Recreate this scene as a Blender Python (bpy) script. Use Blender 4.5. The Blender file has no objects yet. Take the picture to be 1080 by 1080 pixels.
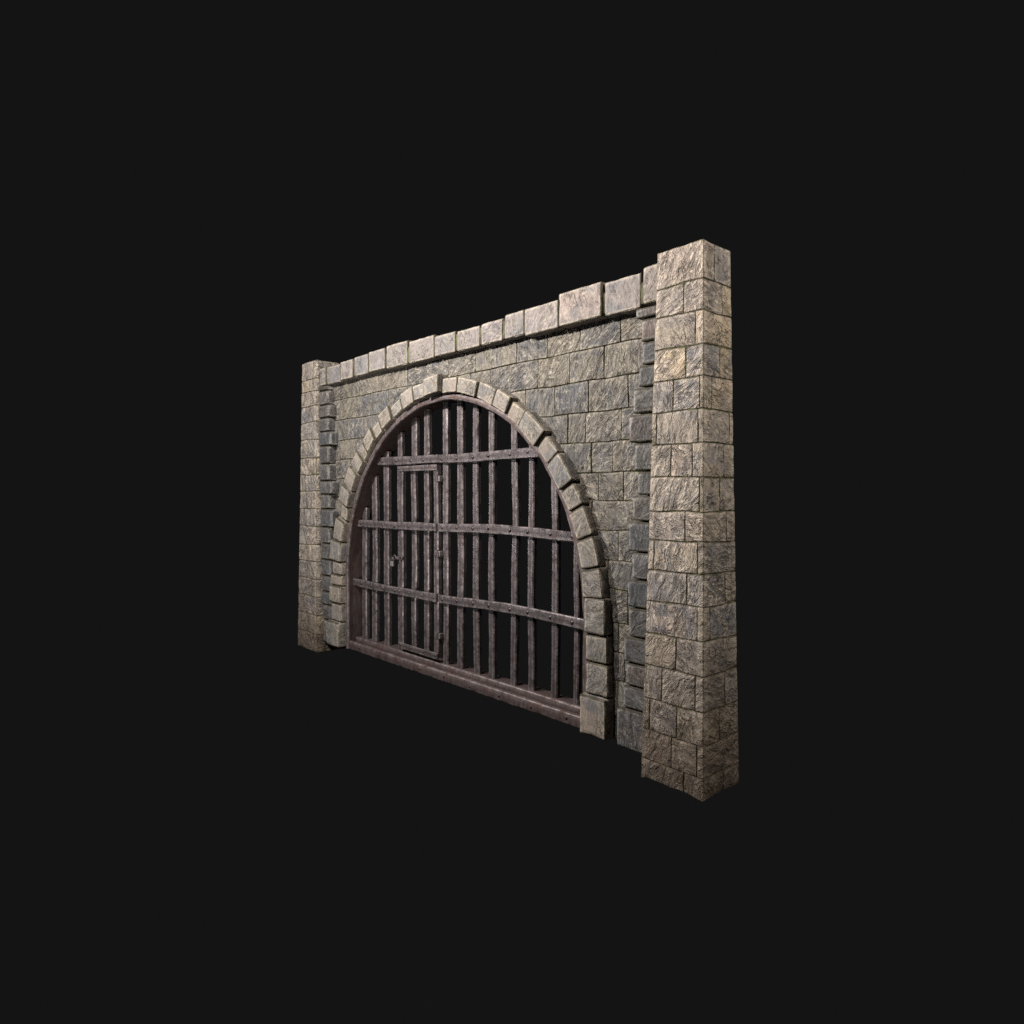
import bpy, math, random
import numpy as np

R = math.radians
scene = bpy.context.scene
col = scene.collection
rng = random.Random(7)

# ------------------------------------------------------------------ noise
def _hash(ix, iy, iz, seed):
    h = (ix.astype(np.int64)*374761393 + iy.astype(np.int64)*668265263 + iz.astype(np.int64)*2147483647 + seed*1274126177) & 0xffffffff
    h = ((h ^ (h >> 13)) * 1274126177) & 0xffffffff
    h = ((h ^ (h >> 15)) * 2246822519) & 0xffffffff
    return ((h ^ (h >> 16)) & 0xffffff) / float(0xffffff)

def vnoise(p, seed=0):
    """value noise, -1..1, p is (n,3)"""
    f = np.floor(p); t = p - f; t = t*t*(3-2*t); i = f.astype(np.int64)
    r = 0
    for dx in (0, 1):
        wx = t[:, 0] if dx else 1-t[:, 0]
        for dy in (0, 1):
            wy = t[:, 1] if dy else 1-t[:, 1]
            for dz in (0, 1):
                wz = t[:, 2] if dz else 1-t[:, 2]
                r = r + wx*wy*wz*_hash(i[:, 0]+dx, i[:, 1]+dy, i[:, 2]+dz, seed)
    return r*2-1

def fbm(p, seed=0, o=3):
    a, s, r = 1.0, 1.0, 0
    for k in range(o):
        r = r + a*vnoise(p*s + 17.3*k, seed+k); a *= .5; s *= 2.03
    return r

# ------------------------------------------------------------------ mesh collector
class MB:
    def __init__(self):
        self.v = []; self.f = []; self.a = []; self.n = 0
    def add(self, v, f, a=None):
        v = np.asarray(v, float).reshape(-1, 3)
        self.v.append(v)
        self.f.extend([[i+self.n for i in q] for q in f])
        if a is None:
            a = np.tile([.5, .5, 0, 0.], (len(v), 1))
        self.a.append(np.asarray(a, float)); self.n += len(v)
    def build(self, name, mat, parent=None, smooth=True, sharp=None):
        me = bpy.data.meshes.new(name)
        V = np.concatenate(self.v)
        me.from_pydata([tuple(x) for x in V], [], self.f)
        A = np.concatenate(self.a).astype(np.float32)
        at = me.attributes.new('st', 'FLOAT_COLOR', 'POINT')
        at.data.foreach_set('color', A.ravel())
        me.materials.append(mat)
        if smooth:
            me.polygons.foreach_set('use_smooth', [True]*len(me.polygons))
        me.update()
        if sharp is None and mat in SHARP: sharp = 32
        if sharp: me.set_sharp_from_angle(angle=R(sharp))
        o = bpy.data.objects.new(name, me); col.objects.link(o)
        if parent is not None:
            o.parent = parent
            o.matrix_parent_inverse = parent.matrix_world.inverted() if False else o.matrix_parent_inverse
            # parts are written in the parent's coordinates
        return o

def axis(h, r, step):
    """lattice coordinates -h..h with extra rows inside the rounded edge"""
    r = min(r, h*.45)
    inner = h - r
    n = max(1, int(round(2*inner/step)))
    mid = [-inner + 2*inner*i/n for i in range(n+1)]
    return np.array([-h, -h+.45*r] + mid + [h-.45*r, h])

SHARP = []
_lat = {}
def lattice(nx, ny, nz):
    k = (nx, ny, nz)
    if k in _lat: return _lat[k]
    idx = {}; pts = []
    def g(i, j, l):
        t = (i, j, l)
        if t not in idx:
            idx[t] = len(pts); pts.append(t)
        return idx[t]
    F = []
    for i in range(nx-1):
        for j in range(ny-1):
            F.append([g(i, j, 0), g(i, j+1, 0), g(i+1, j+1, 0), g(i+1, j, 0)])
            F.append([g(i, j, nz-1), g(i+1, j, nz-1), g(i+1, j+1, nz-1), g(i, j+1, nz-1)])
    for i in range(nx-1):
        for l in range(nz-1):
            F.append([g(i, 0, l), g(i+1, 0, l), g(i+1, 0, l+1), g(i, 0, l+1)])
            F.append([g(i, ny-1, l), g(i, ny-1, l+1), g(i+1, ny-1, l+1), g(i+1, ny-1, l)])
    for j in range(ny-1):
        for l in range(nz-1):
            F.append([g(0, j, l), g(0, j, l+1), g(0, j+1, l+1), g(0, j+1, l)])
            F.append([g(nx-1, j, l), g(nx-1, j+1, l), g(nx-1, j+1, l+1), g(nx-1, j, l+1)])
    _lat[k] = (np.array(pts), F)
    return _lat[k]

def block(mb, lo, hi, r=.014, step=.05, rough=.008, chip=.014, gap=.004, fn=None, tone=None, cornerfn=None, edgew=.05, skew=0., joint=None):
    """one dressed stone between corners lo and hi, with rounded, chipped arrises and a rough face"""
    lo = np.array(lo, float)+gap; hi = np.array(hi, float)-gap
    h = (hi-lo)/2; c = (hi+lo)/2
    if min(h) < .006: return
    ax = [axis(h[k], r, step) for k in range(3)]
    P, F = lattice(len(ax[0]), len(ax[1]), len(ax[2]))
    p = np.stack([ax[0][P[:, 0]], ax[1][P[:, 1]], ax[2][P[:, 2]]], 1)
    d = np.sort(h-np.abs(p), axis=1)[:, 1]
    e = np.clip(1-d/edgew, 0, 1)
    s = rng.randrange(100000)
    q = p + c + (s % 97)*3.1
    rr = min(r, min(h)*.45)
    cl = np.clip(p, -(h-rr), h-rr)
    n = p-cl; L = np.linalg.norm(n, axis=1, keepdims=True); L[L < 1e-9] = 1
    n = n/L
    out = cl + n*rr
    fade = np.clip(d/.05, .25, 1)
    disp = (rough*fbm(q*6.5, s, 4) + rough*1.2*np.abs(vnoise(q*np.array([9., 9., 16.]), s+5)))*fade
    disp -= chip*np.clip(1-d/.028, 0, 1)*np.clip(vnoise(q*9, s+9)*1.6, 0, 1)
    out = out + n*disp[:, None]
    if skew:
        out[:, 2] += skew*out[:, 0]
    out = out + c
    if fn is not None: out = fn(out)
    t = rng.random() if tone is None else tone
    ca = np.zeros(len(p)) if cornerfn is None else cornerfn(p+c)
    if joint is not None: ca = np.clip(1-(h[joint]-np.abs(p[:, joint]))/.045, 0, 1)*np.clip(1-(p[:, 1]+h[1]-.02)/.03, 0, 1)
    a = np.stack([np.full(len(p), t), np.full(len(p), rng.random()), e, ca], 1)
    mb.add(out, F, a)

def bar(mb, path, w, d, wob=.0, seed=0, bev=.012, seg=.12, up=None, tone=.5):
    """a forged flat bar along path (list of points); w across, d deep (along y)"""
    path = np.array(path, float)
    pts = [path[0]]
    for a, b in zip(path[:-1], path[1:]):
        n = max(1, int(np.linalg.norm(b-a)/seg))
        for i in range(1, n+1): pts.append(a+(b-a)*i/n)
    pts = np.array(pts); m = len(pts)
    tan = np.gradient(pts, axis=0); tan /= np.linalg.norm(tan, axis=1, keepdims=True)
    Y = np.array([0, 1., 0])
    side = np.cross(tan, Y); side /= np.linalg.norm(side, axis=1, keepdims=True)
    hw, hd = w/2, d/2; b = min(bev, hw*.4, hd*.4)
    prof = [(-hw+b, -hd), (0, -hd), (hw-b, -hd), (hw, -hd+b), (hw, 0), (hw, hd-b), (hw-b, hd), (0, hd), (-hw+b, hd), (-hw, hd-b), (-hw, 0), (-hw, -hd+b)]
    V = []; K = len(prof); A = []
    for i in range(m):
        q = np.array([[i*seg*1.3+seed*3.7, seed*1.1, 0.5]])
        ox = wob*vnoise(q, seed)[0]; oy = wob*.6*vnoise(q+31, seed+3)[0]
        sc = 1 + .10*vnoise(q*1.7+7, seed+5)[0]*(wob > 0)
        for k, (u, v) in enumerate(prof):
            j = .12*wob*vnoise(np.array([[i*1.9+seed, k*.9, seed*.3]]), seed)[0]*2
            V.append(pts[i]+side[i]*(u*sc+ox+j)+Y*(v+oy+j))
            A.append([tone, (seed*.137) % 1, 1. if k in (0, 2, 3, 5, 6, 8, 9, 11) else 0., 0])
    F = []
    for i in range(m-1):
        for k in range(K):
            k2 = (k+1) % K
            F.append([i*K+k, i*K+k2, (i+1)*K+k2, (i+1)*K+k])
    F.append(list(range(K))[::-1]); F.append([(m-1)*K+k for k in range(K)])
    mb.add(V, F, A)

def dome(mb, c, r, hgt, n=12):
    """rivet head facing -y with a shallow collar"""
    V = [(c[0], c[1]-hgt, c[2])]; F = []
    rings = [(.45, .9), (.8, .6), (1, .15), (1.0, -.4)]
    for (a, b) in rings:
        for k in range(n):
            t = 2*math.pi*k/n
            V.append((c[0]+math.cos(t)*r*a, c[1]-hgt*b, c[2]+math.sin(t)*r*a))
    for k in range(n): F.append([0, 1+k, 1+(k+1) % n])
    for j in range(len(rings)-1):
        for k in range(n):
            a0 = 1+j*n+k; b0 = 1+j*n+(k+1) % n
            F.append([a0, a0+n, b0+n, b0])
    mb.add(V, F, np.tile([.2, .3, .0, 1], (len(V), 1)))

def tube(mb, pts, r, n=10):
    pts = np.array(pts, float); tan = np.gradient(pts, axis=0); tan /= np.linalg.norm(tan, axis=1, keepdims=True)
    V = []; F = []
    ref = np.array([.31, .77, .55])
    for i in range(len(pts)):
        u = np.cross(tan[i], ref); u /= np.linalg.norm(u); w = np.cross(tan[i], u)
        for k in range(n):
            t = 2*math.pi*k/n; V.append(pts[i]+r*(math.cos(t)*u+math.sin(t)*w))
    for i in range(len(pts)-1):
        for k in range(n):
            k2 = (k+1) % n; F.append([i*n+k, i*n+k2, (i+1)*n+k2, (i+1)*n+k])
    F.append(list(range(n))[::-1]); F.append([(len(pts)-1)*n+k for k in range(n)])
    mb.add(V, F)

# ------------------------------------------------------------------ materials
def new_mat(name):
    m = bpy.data.materials.new(name); m.use_nodes = True
    nt = m.node_tree; b = nt.nodes['Principled BSDF']
    return m, nt, b

class G:
    def __init__(s, nt): s.nt = nt
    def n(s, t, **kw):
        x = s.nt.nodes.new(t)
        for k, v in kw.items():
            if k.startswith('i_'): x.inputs[k[2:].replace('_', ' ')].default_value = v
            else: setattr(x, k, v)
        return x
    def l(s, a, b): s.nt.links.new(a, b)
    def math(s, op, a, b=None, c=None, clamp=False):
        x = s.n('ShaderNodeMath', operation=op, use_clamp=clamp)
        for i, v in enumerate((a, b, c)):
            if v is None: continue
            if isinstance(v, (int, float)): x.inputs[i].default_value = v
            else: s.l(v, x.inputs[i])
        return x.outputs[0]
    def mix(s, fac, a, b, mode='MIX'):
        x = s.n('ShaderNodeMix', data_type='RGBA', blend_type=mode)
        for sock, v in ((x.inputs[0], fac), (x.inputs[6], a), (x.inputs[7], b)):
            if isinstance(v, (int, float)): sock.default_value = v
            elif isinstance(v, tuple): sock.default_value = (*v, 1)
            else: s.l(v, sock)
        return x.outputs[2]
    def ramp(s, fac, stops, interp='LINEAR'):
        x = s.n('ShaderNodeValToRGB'); cr = x.color_ramp; cr.interpolation = interp
        while len(cr.elements) < len(stops): cr.elements.new(.5)
        for e, (p, c) in zip(cr.elements, stops):
            e.position = p; e.color = (c, c, c, 1) if isinstance(c, (int, float)) else (*c, 1)
        s.l(fac, x.inputs[0]); return x.outputs[0]
    def noise(s, vec, scale, detail=4, rough=.6, dist=0., d='3D'):
        x = s.n('ShaderNodeTexNoise'); x.inputs['Scale'].default_value = scale
        x.inputs['Detail'].default_value = detail; x.inputs['Roughness'].default_value = rough
        x.inputs['Distortion'].default_value = dist; s.l(vec, x.inputs['Vector']); return x.outputs['Fac']

def stone_mat(name, tints, wear, crack=(.035, .03, .022), moss=.5, streak=1., bump=.5, lowbrown=0., second=None, corner=False, arris=.75):
    second = second or BLUES
    """tints: list of (position, colour) chosen per stone; chiselled streaks, grey blue and tan blotches, pale arrises"""
    m, nt, b = new_mat(name); g = G(nt)
    at = g.n('ShaderNodeAttribute', attribute_name='st')
    sep = g.n('ShaderNodeSeparateColor'); g.l(at.outputs['Color'], sep.inputs[0])
    tone, rnd, edge = sep.outputs[0], sep.outputs[1], sep.outputs[2]
    geo = g.n('ShaderNodeNewGeometry')
    off = g.n('ShaderNodeVectorMath', operation='SCALE'); g.l(at.outputs['Color'], off.inputs[0]); off.inputs['Scale'].default_value = 0.
    comb = g.n('ShaderNodeCombineXYZ'); g.l(g.math('MULTIPLY', tone, 37.), comb.inputs[0]); g.l(g.math('MULTIPLY', rnd, 53.), comb.inputs[1]); g.l(g.math('MULTIPLY', tone, 71.), comb.inputs[2])
    add = g.n('ShaderNodeVectorMath', operation='ADD'); g.l(geo.outputs['Position'], add.inputs[0]); g.l(comb.outputs[0], add.inputs[1])
    P = add.outputs[0]
    # streak direction: rotate and stretch the coordinates per stone
    rot = g.n('ShaderNodeMapping'); g.l(P, rot.inputs['Vector'])
    rc = g.n('ShaderNodeCombineXYZ'); g.l(g.math('MULTIPLY_ADD', rnd, 2.4, .2), rc.inputs[1]); rc.inputs[0].default_value = .3; g.l(g.math('MULTIPLY_ADD', tone, 1.0, .1), rc.inputs[2])
    g.l(rc.outputs[0], rot.inputs['Rotation']); rot.inputs['Scale'].default_value = (1, 1, 1)
    st = g.n('ShaderNodeMapping'); g.l(rot.outputs[0], st.inputs['Vector']); st.inputs['Scale'].default_value = (1, 1, 2.4)
    S = st.outputs[0]
    base = g.ramp(tone, tints)
    blot = g.noise(P, 2.3, 4, .58, .8)
    blotm = g.ramp(blot, [(.44, 0.), (.54, 1.)])
    base = g.mix(g.math('MULTIPLY', blotm, .68), base, g.ramp(rnd, [(0, second[0]), (.35, second[1]), (.6, second[2]), (1, second[3])]))
    fine = g.noise(P, 26, 6, .7)
    base = g.mix(.8, base, g.ramp(fine, [(.28, .58), (.5, .96), (.72, 1.34)]), 'MULTIPLY')
    # chiselled pale streaks and thin dark cracks
    sk = g.noise(S, 4.2, 3.2, .55, 1.7)
    ridge = g.math('ABSOLUTE', g.math('SUBTRACT', sk, .5))
    pale = g.ramp(ridge, [(0, 1.), (.022, .75), (.055, 0.)])
    sk2 = g.noise(S, 9.5, 3, .6, 2.4)
    ridge2 = g.math('ABSOLUTE', g.math('SUBTRACT', sk2, .52))
    pale = g.math('MULTIPLY', pale, g.math('MULTIPLY_ADD', tone, .9, .35, clamp=True))
    pale = g.math('MAXIMUM', pale, g.ramp(ridge2, [(0, .55), (.03, .3), (.06, 0.)]))
    gate = g.ramp(g.noise(P, 5, 2, .5), [(.34, .1), (.55, 1.)])
    base = g.mix(g.math('MULTIPLY', g.math('MULTIPLY', pale, gate), .78*streak, clamp=True), base, wear)
    dk = g.noise(S, 3.4, 3.5, .55, 2.2)
    dr = g.math('ABSOLUTE', g.math('SUBTRACT', dk, .47))
    dark = g.math('MULTIPLY', g.ramp(dr, [(0, 1.), (.014, .8), (.034, 0.)]), g.ramp(g.noise(P, 3.1, 2, .5), [(.42, 0.), (.55, 1.)]))
    base = g.mix(g.math('MULTIPLY', dark, .75), base, crack)
    # worn pale arrises
    en = g.math('MULTIPLY', g.ramp(edge, [(.30, 0.), (.72, .8), (.9, .85), (1., .35)]), g.ramp(g.noise(P, 11, 4, .7), [(.36, .05), (.62, 1.)]))
    base = g.mix(g.math('MULTIPLY', en, arris), base, wear)
    cn = g.math('MULTIPLY', g.ramp(at.outputs['Alpha'], [(.15, 0.), (.5, .75), (.75, .35), (.9, .9)]), g.ramp(g.noise(geo.outputs['Position'], 7, 5, .7), [(.36, .15), (.6, 1.)]))
    if corner: base = g.mix(g.math('MULTIPLY', cn, .7), base, tuple(min(1, c*1.12) for c in wear))
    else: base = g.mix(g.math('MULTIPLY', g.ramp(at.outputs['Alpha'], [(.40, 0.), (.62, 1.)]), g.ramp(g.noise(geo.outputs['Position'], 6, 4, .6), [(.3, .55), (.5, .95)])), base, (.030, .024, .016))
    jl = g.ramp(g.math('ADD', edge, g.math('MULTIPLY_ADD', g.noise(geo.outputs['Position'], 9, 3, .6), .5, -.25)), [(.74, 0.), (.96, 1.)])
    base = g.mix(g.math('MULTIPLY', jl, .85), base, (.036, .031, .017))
    # moss and dirt caught along some joints
    mn = g.math('MULTIPLY', g.ramp(edge, [(.55, 0.), (1., 1.)]), g.ramp(g.noise(geo.outputs['Position'], 2.3, 4, .7), [(.50, 0.), (.62, 1.)]))
    base = g.mix(g.math('MULTIPLY', mn, moss), base, (.075, .075, .025))
    if lowbrown:  # browner and darker towards the foot, with a ragged upper limit
        sz = g.n('ShaderNodeSeparateXYZ'); g.l(geo.outputs['Position'], sz.inputs[0])
        zz = g.math('ADD', sz.outputs[2], g.math('MULTIPLY', g.noise(geo.outputs['Position'], 1.8, 5, .65), 1.6))
        lm = g.ramp(g.math('DIVIDE', zz, 4.), [(.2, 1.), (.42, .5), (.72, 0.)])
        base = g.mix(g.math('MULTIPLY', lm, lowbrown), base, (.082, .056, .034))
    g.l(base, b.inputs['Base Color'])
    b.inputs['Roughness'].default_value = .82
    b.inputs['Specular IOR Level'].default_value = .35
    # height in metres: broad facets, sharp creases, grit
    facet = g.n('ShaderNodeTexVoronoi', feature='F1'); g.l(S, facet.inputs['Vector']); facet.inputs['Scale'].default_value = 3.6
    hgt = g.math('ADD', g.math('MULTIPLY', g.noise(S, 4.2, 4.5, .60, 1.0), .13), g.math('MULTIPLY', fine, .009))
    hgt = g.math('ADD', hgt, g.math('MULTIPLY', facet.outputs['Distance'], .07))
    hgt = g.math('ADD', hgt, g.math('MULTIPLY', pale, .010))
    hgt = g.math('SUBTRACT', hgt, g.math('MULTIPLY', dark, .022))
    bp = g.n('ShaderNodeBump'); bp.inputs['Strength'].default_value = min(1, bump*1.5); bp.inputs['Distance'].default_value = 1.3*bump
    g.l(hgt, bp.inputs['Height']); g.l(bp.outputs[0], b.inputs['Normal'])
    return m

BLUES = [(.125, .118, .124), (.195, .165, .14), (.105, .116, .142), (.185, .155, .13)]
PILLAR = stone_mat('pillar_stone', [(0, (.29, .24, .185)), (.22, (.165, .158, .158)), (.42, (.235, .205, .18)), (.6, (.40, .31, .20)), (.8, (.145, .147, .16)), (1, (.29, .225, .18))],
                   (.46, .39, .315), moss=.8, streak=1.25, bump=.62, lowbrown=.8, corner=True)
WALL = stone_mat('rubble_stone', [(0, (.075, .078, .085)), (.25, (.155, .135, .103)), (.5, (.070, .075, .087)), (.75, (.135, .120, .098)), (1, (.068, .071, .081))],
                 (.31, .275, .22), moss=.7, streak=1.1, bump=.62, second=[(.085, .082, .082), (.145, .122, .092), (.068, .074, .090), (.16, .135, .10)])
RING = stone_mat('arch_stone', [(0, (.155, .138, .122)), (.35, (.195, .158, .13)), (.6, (.118, .115, .115)), (1, (.17, .145, .118))],
                 (.42, .36, .275), moss=.4, streak=.55, bump=.34, arris=.95, second=[(.11, .105, .10), (.155, .135, .11), (.09, .096, .106), (.15, .13, .105)])
COPE = stone_mat('coping_stone', [(0, (.17, .145, .133)), (.35, (.125, .12, .122)), (.6, (.195, .158, .143)), (1, (.135, .122, .124))],
                 (.42, .36, .29), moss=.45, streak=.55, bump=.4, arris=.95, second=[(.108, .10, .102), (.15, .128, .112), (.085, .09, .10), (.145, .125, .106)])
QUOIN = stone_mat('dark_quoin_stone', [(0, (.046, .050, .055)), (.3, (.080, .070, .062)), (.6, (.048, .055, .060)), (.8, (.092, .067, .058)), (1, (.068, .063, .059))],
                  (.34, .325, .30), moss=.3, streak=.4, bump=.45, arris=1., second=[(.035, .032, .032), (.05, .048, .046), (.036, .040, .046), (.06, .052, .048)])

def mortar_mat():
    m, nt, b = new_mat('mortar'); g = G(nt)
    geo = g.n('ShaderNodeNewGeometry'); P = geo.outputs['Position']
    c = g.ramp(g.noise(P, 2.6, 5, .7), [(.4, (.035, .028, .02)), (.52, (.06, .055, .028)), (.62, (.085, .095, .03))])
    c = g.mix(.7, c, g.ramp(g.noise(P, 30, 4, .7), [(.3, .5), (.7, 1.4)]), 'MULTIPLY')
    g.l(c, b.inputs['Base Color']); b.inputs['Roughness'].default_value = .95
    bp = g.n('ShaderNodeBump'); bp.inputs['Strength'].default_value = .6; bp.inputs['Distance'].default_value = .03
    g.l(g.noise(P, 14, 6, .7), bp.inputs['Height']); g.l(bp.outputs[0], b.inputs['Normal'])
    return m
MORTAR = mortar_mat()

def iron_mat(name, c0, c1, rust, rough=.37, metal=.55, rustamt=.6):
    m, nt, b = new_mat(name); g = G(nt)
    at = g.n('ShaderNodeAttribute', attribute_name='st')
    sep = g.n('ShaderNodeSeparateColor'); g.l(at.outputs['Color'], sep.inputs[0])
    geo = g.n('ShaderNodeNewGeometry'); P = geo.outputs['Position']
    n1 = g.noise(P, 2.4, 6, .65, .5)
    c = g.mix(g.ramp(n1, [(.35, 0.), (.65, 1.)]), c0, c1)
    fl = g.n('ShaderNodeMapping'); g.l(P, fl.inputs['Vector']); fl.inputs['Scale'].default_value = (1, 1, .25)
    n2 = g.noise(fl.outputs[0], 30, 5, .7)
    c = g.mix(.65, c, g.ramp(n2, [(.3, .7), (.5, .98), (.7, 1.25)]), 'MULTIPLY')
    rm = g.math('MULTIPLY', g.ramp(g.noise(P, 3.7, 7, .72, .8), [(.5, 0.), (.62, 1.)]), rustamt)
    c = g.mix(rm, c, rust)
    ed = g.math('MULTIPLY', sep.outputs[2], g.ramp(g.noise(P, 9, 4, .7), [(.4, 0.), (.6, .6)]))
    c = g.mix(ed, c, (.30, .265, .26))
    c = g.mix(g.math('MULTIPLY', at.outputs['Alpha'], .7), c, (.03, .022, .02))
    g.l(c, b.inputs['Base Color'])
    b.inputs['Metallic'].default_value = metal
    g.l(g.math('ADD', g.ramp(n2, [(.3, rough-.12), (.7, rough+.16)]), g.math('MULTIPLY', rm, .3)), b.inputs['Roughness'])
    bp = g.n('ShaderNodeBump'); bp.inputs['Strength'].default_value = .35; bp.inputs['Distance'].default_value = .015
    g.l(g.math('ADD', g.noise(P, 22, 6, .7), g.math('MULTIPLY', g.noise(fl.outputs[0], 6, 3, .6), 1.2)), bp.inputs['Height'])
    g.l(bp.outputs[0], b.inputs['Normal'])
    return m
IRON = iron_mat('forged_iron', (.060, .050, .051), (.102, .086, .088), (.065, .038, .030))
FRAME = iron_mat('rusted_frame_iron', (.075, .053, .050), (.10, .076, .072), (.065, .032, .025), rough=.52, rustamt=.7)
LOCK = iron_mat('padlock_steel', (.12, .115, .115), (.18, .175, .17), (.12, .06, .045), rough=.38, rustamt=.4)
SHARP += [IRON, FRAME]

# ------------------------------------------------------------------ naming
def tag(o, label=None, cat=None, group=None, kind=None):
    if label: o['label'] = label
    if cat: o['category'] = cat
    if group: o['group'] = group
    if kind: o['kind'] = kind
    return o
def empty(name, loc):
    o = bpy.data.objects.new(name, None); col.objects.link(o); o.location = loc
    o.empty_display_size = .2
    return o

def finish(root):
    """parts were written in world coordinates: seat them under the root without moving them"""
    root_loc = root.location.copy()
    for ch in root.children:
        if ch.type == 'MESH': ch.location = -root_loc

# ------------------------------------------------------------------ pillars
CZ = [-.02, .219, .56, .932, 1.318, 1.693, 2.072, 2.42, 2.776, 3.112, 3.488, 3.857, 4.226, 4.589, 4.937, 5.297, 5.64, 6.055]
# joints on the front (0 = left, 1 = right) and on the side (0 = front, 1 = back), course by course from the top
RIGHT_JOINTS = [([], [.40]), ([.60], [.66]), ([.84], []), ([.66], [.56]), ([.42, .93], [.28]), ([.10, .9], [.86]),
                ([.40, .80], [.66]), ([.93], [.52]), ([.68], [.72]), ([.12, .9], []), ([.72], [.66]), ([.9], [.20]),
                ([.55], []), ([.32, .87], [.62]), ([.12, .58], [.45]), ([.50, .9], []), ([.7], [.55])]
def pillar(name, x0, x1, y0, y1, joints, top=(.72, .73), zs=CZ, edge_seed=1):
    mb = MB()
    cx, cy = (x0+x1)/2, (y0+y1)/2; hx, hy = (x1-x0)/2, (y1-y0)/2
    def fn(p):
        q = p.copy(); t = np.clip(p[:, 2]/6.05, -.02, 1.02)
        flare = .03*np.clip(1-p[:, 2]/.9, 0, 1)**2
        q[:, 0] = cx+(p[:, 0])*hx*(1-(1-top[0])*t-flare*.0)
        q[:, 1] = cy+(p[:, 1])*hy*(1-(1-top[1])*t)
        q[:, 2] = p[:, 2] + .015*vnoise(np.stack([q[:, 0], q[:, 1], p[:, 2]], 1)*3.2+edge_seed, 4) - .007*np.clip(.3-p[:, 2], 0, .3)/.3*vnoise(p*3, 8)
        return q
    n = len(zs)-1
    def blk(a, b, tone=None):
        # unit coordinates: keep rounding in metres by using a metric pre-space
        lo = np.array([a[0]*hx, a[1]*hy, a[2]]); hi = np.array([b[0]*hx, b[1]*hy, b[2]])
        def f2(p):
            q = p.copy(); q[:, 0] /= hx; q[:, 1] /= hy
            return fn(q)
        block(mb, lo, hi, r=.009, step=.042, rough=.008, chip=.010, gap=.0025, fn=f2, tone=tone, edgew=.055,
              cornerfn=lambda p: np.clip(1-np.maximum(hx-np.abs(p[:, 0]), hy-np.abs(p[:, 1]))/.12, 0, 1))
    for i in range(n):
        z0, z1 = zs[n-1-i], zs[n-i]
        fj, sj = joints[i]
        fu = [-1]+[2*j-1 for j in fj]+[1]; sv = [-1]+[2*j-1 for j in sj]+[1]
        # corner stone
        blk((fu[-2], -1, z0), (1, sv[1], z1))
        for a, b in zip(fu[:-2], fu[1:-1]): blk((a, -1, z0), (b, -.2, z1))
        for a, b in zip(sv[1:-1], sv[2:]): blk((.2, a, z0), (1, b, z1))
        k = rng.uniform(-.25, .1)
        if len(fu) > 2: blk((-1, -.2, z0), (.2, 1, z1))
    # mortar core, just inside the stones
    core = MB()
    block(core, (-hx+.014, -hy+.014, zs[0]+.03), (hx-.014, hy-.014, zs[-1]-.02), r=.01, step=.3, rough=0, chip=0, gap=0,
          fn=lambda p: fn(np.stack([p[:, 0]/hx, p[:, 1]/hy, p[:, 2]], 1)))
    root = empty(name, (cx, cy, 0))
    mb.build('shaft', PILLAR, root); core.build('mortar_core', MORTAR, root)
    finish(root); return root

p = pillar('stone_pillar', -.845, .0, .0, .745, RIGHT_JOINTS)
tag(p, 'tall tapered stone pillar at the near, right end of the wall', 'pillar', 'pillars flanking the arched wall', 'thing')
LEFT_JOINTS = []
lr = random.Random(21)
for i in range(17):
    LEFT_JOINTS.append((sorted([lr.choice([.3, .45, .6, .72])]) if i % 3 else [lr.choice([.8, .5])], [lr.choice([.2, .35, .5, .65])] if i % 2 else [.3]))
CZL = [-.02, .36, .75, 1.13, 1.50, 1.86, 2.21, 2.60, 2.96, 3.33, 3.68, 4.03, 4.42, 4.78, 5.12, 5.43, 5.68, 6.055]
p = pillar('stone_pillar', -10.12, -9.215, .0, .745, LEFT_JOINTS, zs=CZL, edge_seed=9)
tag(p, 'tapered stone pillar at the far, left end of the wall', 'pillar', 'pillars flanking the arched wall', 'thing')

# ------------------------------------------------------------------ arched wall
AX, AZ = -5.165, 1.65          # centre of the arch
ZB = .18                        # underside of the masonry
YW = .31                        # face of the wall
XL, XR = -9.42, -.60
wall = empty('arched_wall', (AX, .4, 0))
tag(wall, 'weathered grey brown block wall with a big round arch opening, between the two pillars', 'wall', None, 'thing')

# core with arch hole
def arch_core():
    mb = MB(); N = 64; r = 3.36
    yf, yb = YW+.028, .70; top = 5.56
    inner = [(AX+r, ZB)] + [(AX+r*math.cos(math.pi*i/N), AZ+r*math.sin(math.pi*i/N)) for i in range(N+1)] + [(AX-r, ZB)]
    outer = []
    for (x, z) in inner:
        dx, dz = x-AX, z-AZ
        if z < AZ: outer.append((XR if dx > 0 else XL, z)); continue
        t = 1e9
        if dx > 1e-6: t = min(t, (XR-AX)/dx)
        if dx < -1e-6: t = min(t, (XL-AX)/dx)
        if dz > 1e-6: t = min(t, (top-AZ)/dz)
        outer.append((AX+dx*t, AZ+dz*t))
    # put exact corners in
    def snap(c):
        k = min(range(len(outer)), key=lambda i: (outer[i][0]-c[0])**2+(outer[i][1]-c[1])**2); outer[k] = c
    snap((XR, top)); snap((XL, top))
    n = len(inner); V = []
    for y in (yf, yb):
        for (x, z) in inner: V.append((x, y, z))
        for (x, z) in outer: V.append((x, y, z))
    F = []
    for i in range(n-1):
        F.append([i, i+1, n+i+1, n+i][::1])
        F.append([2*n+i, 3*n+i, 3*n+i+1, 2*n+i+1])
        F.append([i, 2*n+i, 2*n+i+1, i+1])
        F.append([n+i, n+i+1, 3*n+i+1, 3*n+i])
    F.append([0, n, 3*n, 2*n]); F.append([n-1, 2*n+n-1, 3*n+n-1, n+n-1])
    mb.add(V, F); return mb
arch_core().build('mortar_core', MORTAR, wall, smooth=False)

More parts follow.
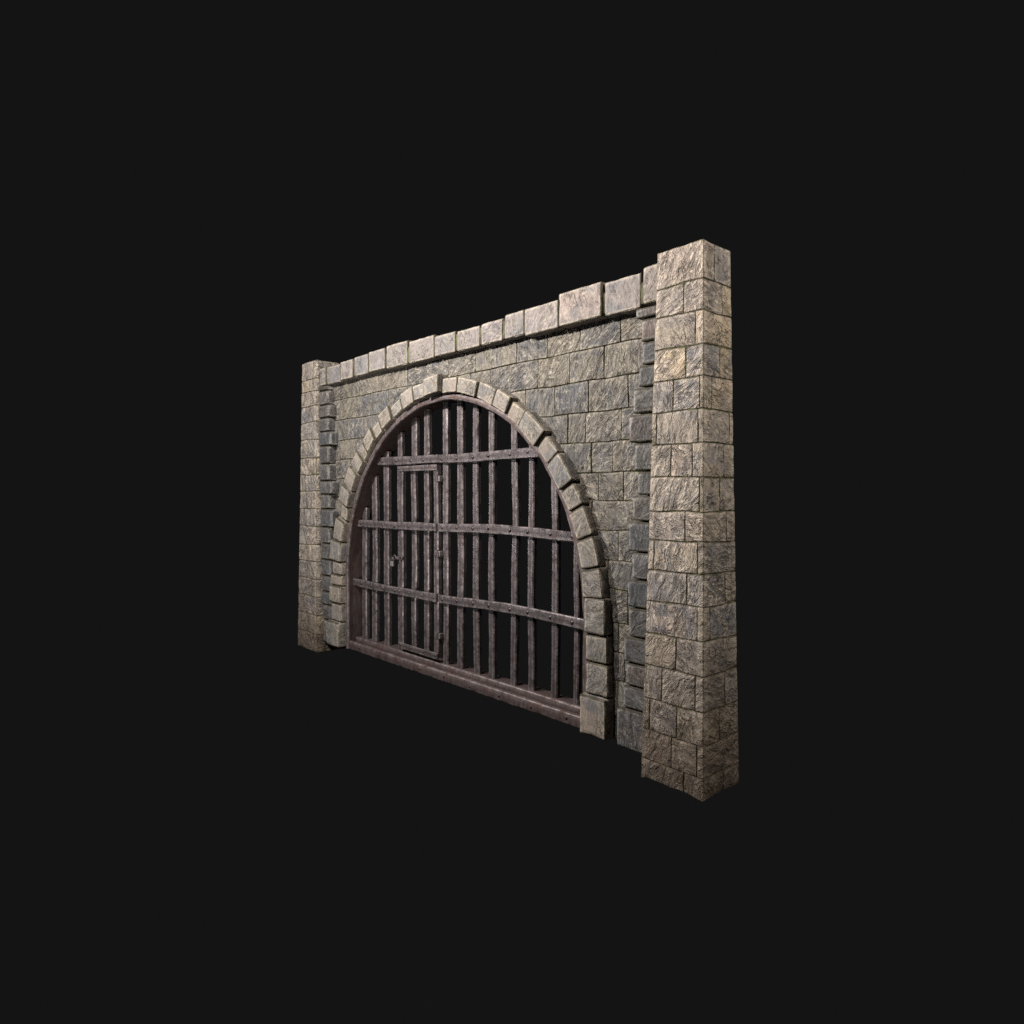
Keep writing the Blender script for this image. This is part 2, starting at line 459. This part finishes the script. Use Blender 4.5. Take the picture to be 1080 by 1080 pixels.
WZ = [.18, .56, .93, 1.30, 1.675, 2.09, 2.455, 2.84, 3.22, 3.58, 3.965, 4.365, 4.775, 5.185, 5.60]   # course lines
WX = {13: [-8.54, -7.92, -7.21, -6.25, -5.63, -5.03, -4.31, -3.36, -2.73, -2.12, -1.43],
      12: [-8.71, -8.06, -7.49, -6.88, -6.24, -5.32, -4.45, -3.98, -3.53, -2.92, -2.30, -1.70],
      11: [-8.38, -7.78, -7.10, -6.2, -5.3, -4.3, -3.70, -3.17, -2.58, -1.97, -1.31],
      10: [-8.71, -8.11, -7.5, -2.94, -2.34, -2.02, -1.42],
      9: [-8.92, -8.28, -7.7, -2.6, -1.905, -1.55], 8: [-8.79, -8.2, -2.3, -1.79, -1.38], 7: [-8.6, -1.9], 6: [-8.9, -1.46],
      5: [-8.7, -1.62], 4: [-8.85, -1.3], 3: [-8.75, -1.45], 2: [-8.9, -1.35], 1: [-8.8, -1.5], 0: [-8.9, -1.4]}
def hole(p):
    q = p.copy(); rr = 3.41
    q[:, 2] += .014*vnoise(p*np.array([3., 1., 3.]), 61); q[:, 0] += .010*vnoise(p*np.array([3., 1., 3.])+9, 62)
    dx = q[:, 0]-AX; dz = q[:, 2]-AZ
    up = dz > 0
    d = np.hypot(dx, dz)
    m = up & (d < rr) & (d > 1e-6)
    k = np.where(m, rr/np.maximum(d, 1e-6), 1)
    q[:, 0] = np.where(m, AX+dx*k, q[:, 0]); q[:, 2] = np.where(m, AZ+dz*k, q[:, 2])
    m2 = (~up) & (np.abs(dx) < rr)
    q[:, 0] = np.where(m2, AX+np.sign(dx)*rr, q[:, 0])
    return q
mb = MB()
for i in range(14):
    xs = [XL]+WX[i]+[XR]; z0, z1 = WZ[i], WZ[i+1]
    hw = 3.41 if z1 <= AZ else (math.sqrt(3.41**2-(z1-AZ)**2) if z1-AZ < 3.41 else 0)
    if hw:
        xs = [x for x in xs if x < AX-hw-.08] + [AX-hw+.002, AX+hw-.002] + [x for x in xs if x > AX+hw+.08]
    for a, b in zip(xs[:-1], xs[1:]):
        if hw and a > AX-hw and b < AX+hw: continue
        jz = rng.uniform(-.012, .012)
        block(mb, (a, YW+rng.uniform(-.006, .008), z0), (b, YW+.09, z1), r=.010, step=.042, rough=.0075, chip=.010, gap=.003, fn=hole, edgew=.045)
mb.build('block_face', WALL, wall)

# coping, one part per stone
CX = [-9.30, -9.0, -8.393, -7.861, -7.306, -6.697, -5.977, -5.203, -4.61, -4.01, -3.48, -3.037, -2.349, -1.58, -.989, -.64]
CT = [5.875, 5.87, 5.885, 5.905, 5.92, 5.94, 5.905, 5.862, 5.847, 5.852, 5.89, 5.885, 5.950, 5.93, 5.975]
CB = [5.50, 5.495, 5.51, 5.52, 5.53, 5.515, 5.51, 5.515, 5.512, 5.515, 5.52, 5.495, 5.50, 5.495, 5.525]
CY = [.145, .15, .135, .15, .14, .148, .155, .14, .15, .145, .152, .14, .12, .15, .14]
for i in range(15):
    mb = MB()
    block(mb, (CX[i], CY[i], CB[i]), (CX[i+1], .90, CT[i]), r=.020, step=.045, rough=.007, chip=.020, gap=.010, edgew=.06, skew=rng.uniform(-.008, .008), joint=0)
    mb.build('coping_stone', COPE, wall)

mb = MB(); block(mb, (XL+.1, .168, 5.545), (XR-.12, .86, 5.80), r=.01, step=.4, rough=0, chip=0, gap=0)
mb.build('mortar_core', MORTAR, wall)
# quoins
QZL = [.2, .677, .989, 1.262, 1.591, 1.926, 2.26, 2.597, 2.97, 3.271, 3.55, 3.90, 4.268, 4.559, 4.843, 5.106, 5.40, 5.50]
QXL = [-8.93, -8.80, -8.86, -8.82, -8.90, -8.80, -8.90, -8.80, -8.93, -8.79, -8.90, -8.92, -8.80, -8.93, -8.86, -8.93, -8.98]
for i in range(17):
    mb = MB()
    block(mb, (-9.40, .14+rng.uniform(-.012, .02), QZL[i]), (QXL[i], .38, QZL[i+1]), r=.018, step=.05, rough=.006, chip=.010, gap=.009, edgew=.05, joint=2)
    mb.build('quoin_stone', QUOIN, wall)
QZR = [.176, .682, .969, 1.255, 1.575, 1.929, 2.27, 2.605, 2.973, 3.285, 3.572, 3.911, 4.254, 4.562, 4.82, 5.094, 5.368, 5.50]
QXR = [-1.07, -1.013, -.986, -1.03, -1.106, -1.175, -1.077, -1.036, -1.113, -1.175, -1.127, -1.195, -1.156, -1.229, -1.205, -1.251, -1.347][::-1]
for i in range(17):
    mb = MB()
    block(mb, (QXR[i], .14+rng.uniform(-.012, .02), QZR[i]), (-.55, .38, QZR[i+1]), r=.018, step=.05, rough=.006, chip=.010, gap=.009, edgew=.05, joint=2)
    mb.build('quoin_stone', QUOIN, wall)

# voussoirs: (angle from, angle to, outer radius, front y)
V_ = [(95.1, 87.7, 3.575, .095), (87.6, 80.6, 3.525, .165), (80.6, 72.0, 3.535, .15), (71.8, 64.5, 3.535, .165), (64.5, 58.4, 3.555, .145),
      (58.2, 52.6, 3.525, .17), (52.6, 44.4, 3.575, .135), (44.1, 38.4, 3.55, .165), (38.4, 30.8, 3.575, .14), (30.6, 25.2, 3.565, .165),
      (25.2, 18.3, 3.57, .175), (18.3, 11.6, 3.59, .16), (11.6, 5.1, 3.61, .145),
      (95.3, 101.4, 3.53, .145), (101.4, 108.2, 3.555, .155), (108.5, 114.4, 3.50, .175), (114.4, 121.0, 3.56, .14), (121.3, 126.2, 3.51, .17),
      (126.2, 132.4, 3.565, .14), (132.7, 136.3, 3.55, .165), (136.6, 142.2, 3.61, .145), (142.5, 149.4, 3.62, .13), (149.6, 155.4, 3.63, .11),
      (155.6, 160.6, 3.53, .16), (160.9, 168.4, 3.61, .11), (168.5, 175.4, 3.70, .105), (175.4, 180.0, 3.62, .145)]
for (a0, a1, ro, yf) in V_:
    if a0 > a1: a0, a1 = a1, a0
    am, ha = R((a0+a1)/2), R((a1-a0)/2)
    rin = 3.265+rng.uniform(-.012, .01); tl = rng.uniform(-.02, .02)
    half = ha*3.4
    def fn(p, am=am, ha=ha, half=half, rin=rin, tl=tl):
        q = p.copy()
        th = am + p[:, 0]/half*ha; r = p[:, 2] + tl*p[:, 0]/half
        q[:, 0] = AX+r*np.cos(th); q[:, 2] = AZ+r*np.sin(th); q[:, 1] = p[:, 1]
        return q
    mb = MB()
    # local x runs along the arc, z is the radius; mirrored so the faces look outward
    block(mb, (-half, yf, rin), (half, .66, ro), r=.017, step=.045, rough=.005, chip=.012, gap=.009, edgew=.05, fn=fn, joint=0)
    mb.f = [f[::-1] for f in mb.f]
    mb.build('voussoir', RING, wall)
# straight jambs below the springing (x inner, x outer, z0, z1, y front)
J = [(-1.90, -1.545, 1.50, 1.985, .15), (-1.90, -1.53, 1.135, 1.50, .18), (-1.905, -1.52, .705, 1.135, .19), (-1.955, -1.51, .18, .705, .13),
     (-8.44, -8.86, 1.43, 1.655, .14), (-8.45, -8.90, 1.075, 1.43, .12), (-8.46, -8.86, .70, 1.075, .15), (-8.47, -8.98, .19, .70, .09)]
for (xi, xo, z0, z1, yf) in J:
    mb = MB()
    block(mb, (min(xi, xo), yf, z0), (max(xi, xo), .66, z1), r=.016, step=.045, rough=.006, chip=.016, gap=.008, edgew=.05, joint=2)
    mb.build('jamb_stone', RING, wall)
finish(wall)

# ------------------------------------------------------------------ gate
gate = empty('iron_gate', (AX, .45, ZB))
tag(gate, 'rusty purple grey iron bar gate filling the stone arch, with a hinged wicket door', 'gate')
RI = 3.165
def arch_frame():
    """front rim and broad soffit plate swept round the opening"""
    prof = [(3.262, .30), (3.262, .262), (3.247, .248), (3.20, .243), (3.178, .248), (3.166, .262), (3.166, .30), (3.188, .315), (3.186, .40), (3.188, .50), (3.186, .66), (3.194, .675), (3.25, .675), (3.262, .66)]
    path = []
    for i in range(9): path.append((0, ZB+(AZ-ZB)*i/9, 1))
    for i in range(97): path.append((math.pi*i/96, None, 0))
    for i in range(1, 10): path.append((math.pi, AZ-(AZ-ZB)*i/9, 1))
    V = []; A = []; K = len(prof)
    for i, (t, z, straight) in enumerate(path):
        for k, (r, y) in enumerate(prof):
            j = .006*vnoise(np.array([[i*.35, k*.4, 2.]]), 3)[0] + .004*vnoise(np.array([[i*1.1, k*.7, 5.]]), 5)[0]
            rr = r+j
            if straight: V.append((AX+rr*math.cos(t), y+j, z))
            else: V.append((AX+rr*math.cos(t), y+j, AZ+rr*math.sin(t)))
            A.append([.5, .5, 1. if k in (1, 2, 4, 5) else 0, 0])
    F = []
    for i in range(len(path)-1):
        for k in range(K):
            k2 = (k+1) % K; F.append([i*K+k, (i+1)*K+k, (i+1)*K+k2, i*K+k2])
    F.append(list(range(K))); F.append([(len(path)-1)*K+k for k in range(K)][::-1])
    mb = MB(); mb.add(V, F, A); return mb
arch_frame().build('arch_frame', FRAME, gate)

# sill: front board with rivets, then the board the bars stand in
XA, XB = AX-RI-.0, AX+RI+.0
mb = MB()
def sillboard(mb, x0, x1, y0, y1, z0, z1, seed, wob, bev=.02, step=.09):
    h = (np.array([x1, y1, z1])-np.array([x0, y0, z0]))/2
    block(mb, (x0, y0, z0), (x1, y1, z1), r=bev, step=step, rough=wob, chip=.012, gap=0, edgew=.03)
sillboard(mb, XA-.06, XB+.02, .255, .345, ZB, .342, 1, .006, step=.06)
for k in range(9):
    x = XB-.30-k*.70
    dome(mb, (x, .252, .262+rng.uniform(-.01, .01)), .024, .014)
o = mb.build('sill_board', FRAME, gate)
mb = MB(); sillboard(mb, XA+.0, XB-.0, .352, .398, ZB+.01, .275, 2, .004); mb.build('sill_channel', FRAME, gate)
mb = MB(); sillboard(mb, XA+.02, XB-.02, .405, .66, ZB+.01, .405, 3, .006, step=.06); mb.build('bar_bed', FRAME, gate)

BY = .45      # front of the bars
BD = .085
def ztop(x, rr=3.18): return AZ+math.sqrt(max(0, rr*rr-(x-AX)**2))
BARS = [(-8.04, .17), (-7.65, .17), (-7.215, .17), (-6.735, .15), (-5.32, .135), (-4.92, .15), (-4.49, .14), (-4.10, .135), (-3.60, .13), (-3.21, .125), (-2.74, .125), (-2.32, .10)]
for s, (x, w) in enumerate(BARS):
    mb = MB(); top = ztop(x)-.0
    lean = rng.uniform(-.03, .03)
    bar(mb, [(x, BY+BD/2, .395), (x+lean, BY+BD/2, (top+.4)/2), (x+lean*.3, BY+BD/2, top)], w, BD, wob=.018, seed=s+3, tone=.5, seg=.10, bev=.016)
    mb.build('gate_bar', IRON, gate)
for s, (x, w) in enumerate([(-6.25, .16), (-5.86, .15)]):
    mb = MB(); bar(mb, [(x, BY+BD/2, 3.80), (x, BY+BD/2, ztop(x))], w, BD, wob=.014, seed=s+43, seg=.10, bev=.016)
    mb.build('gate_bar', IRON, gate)

def rail(x0, x1, zc, hgt, name='cross_rail', parent=gate, sag=0., rivets=(), y0=.385, y1=.447, seed=0, zoff=None, wob=.010):
    mb = MB()
    n = 6; pts = []
    for i in range(n+1):
        t = i/n; x = x0+(x1-x0)*t
        pts.append((x, (y0+y1)/2, zc(x)))
    bar(mb, pts, hgt, y1-y0, wob=wob, seed=seed, seg=.11, bev=.013)
    for rx in rivets: dome(mb, (rx, y0+.002, zc(rx)+rng.uniform(-.008, .008)), .031, .018)
    return mb.build(name, IRON, parent)
def edge_x(z, rr=3.19): return math.sqrt(rr*rr-max(0, z-AZ)**2)
r1 = lambda x: 3.91-.035*math.sin((x+7.9)/5.5*math.pi)
rail(AX-edge_x(3.9), AX+edge_x(3.85), r1, .145, rivets=[b[0] for b in BARS if -7.8 < b[0] < -2.5]+[-6.25, -5.86], seed=70)
def r2(x): return 2.695+.055*math.exp(-((x+3.9)/1.5)**2)
def r3(x): return 1.505+.06*math.exp(-((x+3.3)/1.5)**2)
WL, WR = -6.66, -5.435      # wicket door left and right
for zf, z, sd in ((r2, 2.7, 80), (r3, 1.55, 90)):
    rail(AX-edge_x(z), WL-.015, zf, .14, rivets=[-8.04, -7.65, -7.215, -6.80], seed=sd)
    rail(WR+.012, AX+edge_x(z), zf, .142, rivets=[b[0] for b in BARS[4:]], seed=sd+1)
# wicket door
wicket = None
mb = MB()
bar(mb, [(WL+.07, .43, .49), (WL+.07, .43, 3.78)], .125, .085, wob=.010, seed=101, seg=.1)
wicket = mb.build('wicket_door', IRON, gate)
def sub(mb, name, mat=IRON):
    return mb.build(name, mat, wicket)
mb = MB(); bar(mb, [(WR-.07, .43, .49), (WR-.07, .43, 3.78)], .125, .085, wob=.010, seed=103, seg=.1); sub(mb, 'stile')
for s, x in enumerate((-6.27, -5.87)):
    mb = MB(); bar(mb, [(x, .475, .50), (x+.02, .475, 2.0), (x, .475, 3.76)], .145, .08, wob=.016, seed=110+s, seg=.1, bev=.016); sub(mb, 'wicket_bar')
for zc, nm, s in ((3.735, 'top_rail', 120), (.525, 'bottom_rail', 123)):
    mb = MB(); bar(mb, [(WL, .378, zc), (WR, .378, zc)], .10, .03, wob=.006, seed=s, seg=.1)
    for rx in (WL+.07, -6.27, -5.87, WR-.07): dome(mb, (rx, .364, zc), .022, .010)
    sub(mb, nm)
for zf, s in ((r2, 130), (r3, 133)):
    mb = MB(); bar(mb, [(WL, .362, zf(-6.6)+.01), (WR, .362, zf(-5.5)+.01)], .14, .045, wob=.007, seed=s, seg=.1)
    for rx in (WL+.07, -6.27, -5.87, WR-.07): dome(mb, (rx, .341, zf(rx)+.01), .024, .014)
    sub(mb, 'wicket_rail')
for z in (3.545, 2.275, .875):
    mb = MB()
    block(mb, (WR-.075, .368, z-.05), (WR-.012, .39, z+.05), r=.01, step=.03, rough=.002, chip=.004, gap=0)
    tube(mb, [(WR+.004, .372, z-.058), (WR+.004, .372, z), (WR+.004, .372, z+.058)], .016)
    block(mb, (WR+.018, .368, z-.05), (WR+.07, .44, z+.05), r=.01, step=.03, rough=.002, chip=.004, gap=0)
    sub(mb, 'hinge')
# hasp
mb = MB()
bar(mb, [(WL-.03, .372, 2.115), (WL+.17, .372, 2.115)], .05, .02, seed=140, seg=.05, bev=.005)
bar(mb, [(-6.80, .40, 2.115), (WL-.02, .372, 2.115)], .035, .018, seed=141, seg=.05, bev=.005)
t_ = np.linspace(0, 2*math.pi, 17)
tube(mb, [(WL+.12+.038*math.cos(a), .352, 2.115+.038*math.sin(a)) for a in t_], .012, 8)
tube(mb, [(-6.80+.042*math.cos(a), .385, 2.115+.042*math.sin(a)) for a in t_], .013, 8)
sub(mb, 'hasp')
finish(gate)

# padlock hanging from the hasp
lock = empty('padlock', (-6.83, .35, 2.0))
tag(lock, 'small worn padlock hanging from the hasp of the wicket door', 'padlock')
mb = MB(); block(mb, (-.048, -.022, -.05), (.048, .022, .045), r=.016, step=.02, rough=.0015, chip=.003, gap=0)
bod = mb.build('lock_body', LOCK, lock)
mb = MB(); a_ = np.linspace(0, math.pi, 13)
tube(mb, [(.034, 0, .03)]+[(.034*math.cos(a), 0, .075+.036*math.sin(a)) for a in a_]+[(-.034, 0, .03)], .010, 8)
mb.build('shackle', LOCK, lock)

# ------------------------------------------------------------------ camera
C = (4.181, -6.484, 3.335)
cam = bpy.data.cameras.new('camera'); co = bpy.data.objects.new('camera', cam); col.objects.link(co)
cam.sensor_width = 36; cam.sensor_fit = 'HORIZONTAL'; cam.lens = 36*733.3/1080
cam.clip_end = 200; cam.clip_start = .05
co.location = C
co.rotation_euler = (R(90-1.718), 0, R(90-41.63))
scene.camera = co

# ------------------------------------------------------------------ light
w = bpy.data.worlds.new('World'); scene.world = w; w.use_nodes = True
w.node_tree.nodes['Background'].inputs[0].default_value = (.0070, .0070, .0070, 1)
w.node_tree.nodes['Background'].inputs[1].default_value = 1.
from mathutils import Vector
def lamp(name, loc, target, power, size, color, kind='AREA'):
    l = bpy.data.lights.new(name, kind); l.energy = power; l.color = color
    if kind == 'AREA': l.shape = 'DISK'; l.size = size
    o = bpy.data.objects.new(name, l); col.objects.link(o); o.location = loc
    o.rotation_euler = (Vector(target)-Vector(loc)).to_track_quat('-Z', 'Y').to_euler()
    return o
lamp('key_lamp', (-6.6, -5.4, 7.8), (-4.0, .3, 4.4), 1250, .35, (1, .96, .93))
lamp('fill_lamp', (-2.6, -4.6, 7.6), (-.6, .3, 5.4), 500, .6, (1, .93, .86))
lamp('side_lamp', (6.5, .25, 8.6), (0, .4, 4.2), 620, .8, (1, .93, .84))
sp = lamp('reveal_spot', (1.5, -6.0, .2), (-8.9, .4, 3.6), 1800, .5, (1, .93, .87), 'SPOT')  # added unseen spot, brightens only the inner faces on the arch's left
lamp('glint_lamp', (-11.0, -8.0, 2.6), (-3.0, .4, 3.0), 130, .5, (.97, .97, 1))  # added unseen lamp at far left, for a glint on the gate iron
sp.data.spot_size = R(34); sp.data.spot_blend = .6; sp.data.shadow_soft_size = .2

vs = scene.view_settings
vs.view_transform = 'Standard'; vs.look = 'None'; vs.exposure = 0; vs.gamma = 1; vs.use_curve_mapping = False
scene.render.film_transparent = False
scene.cycles.use_denoising = False
scene.cycles.max_bounces = 4
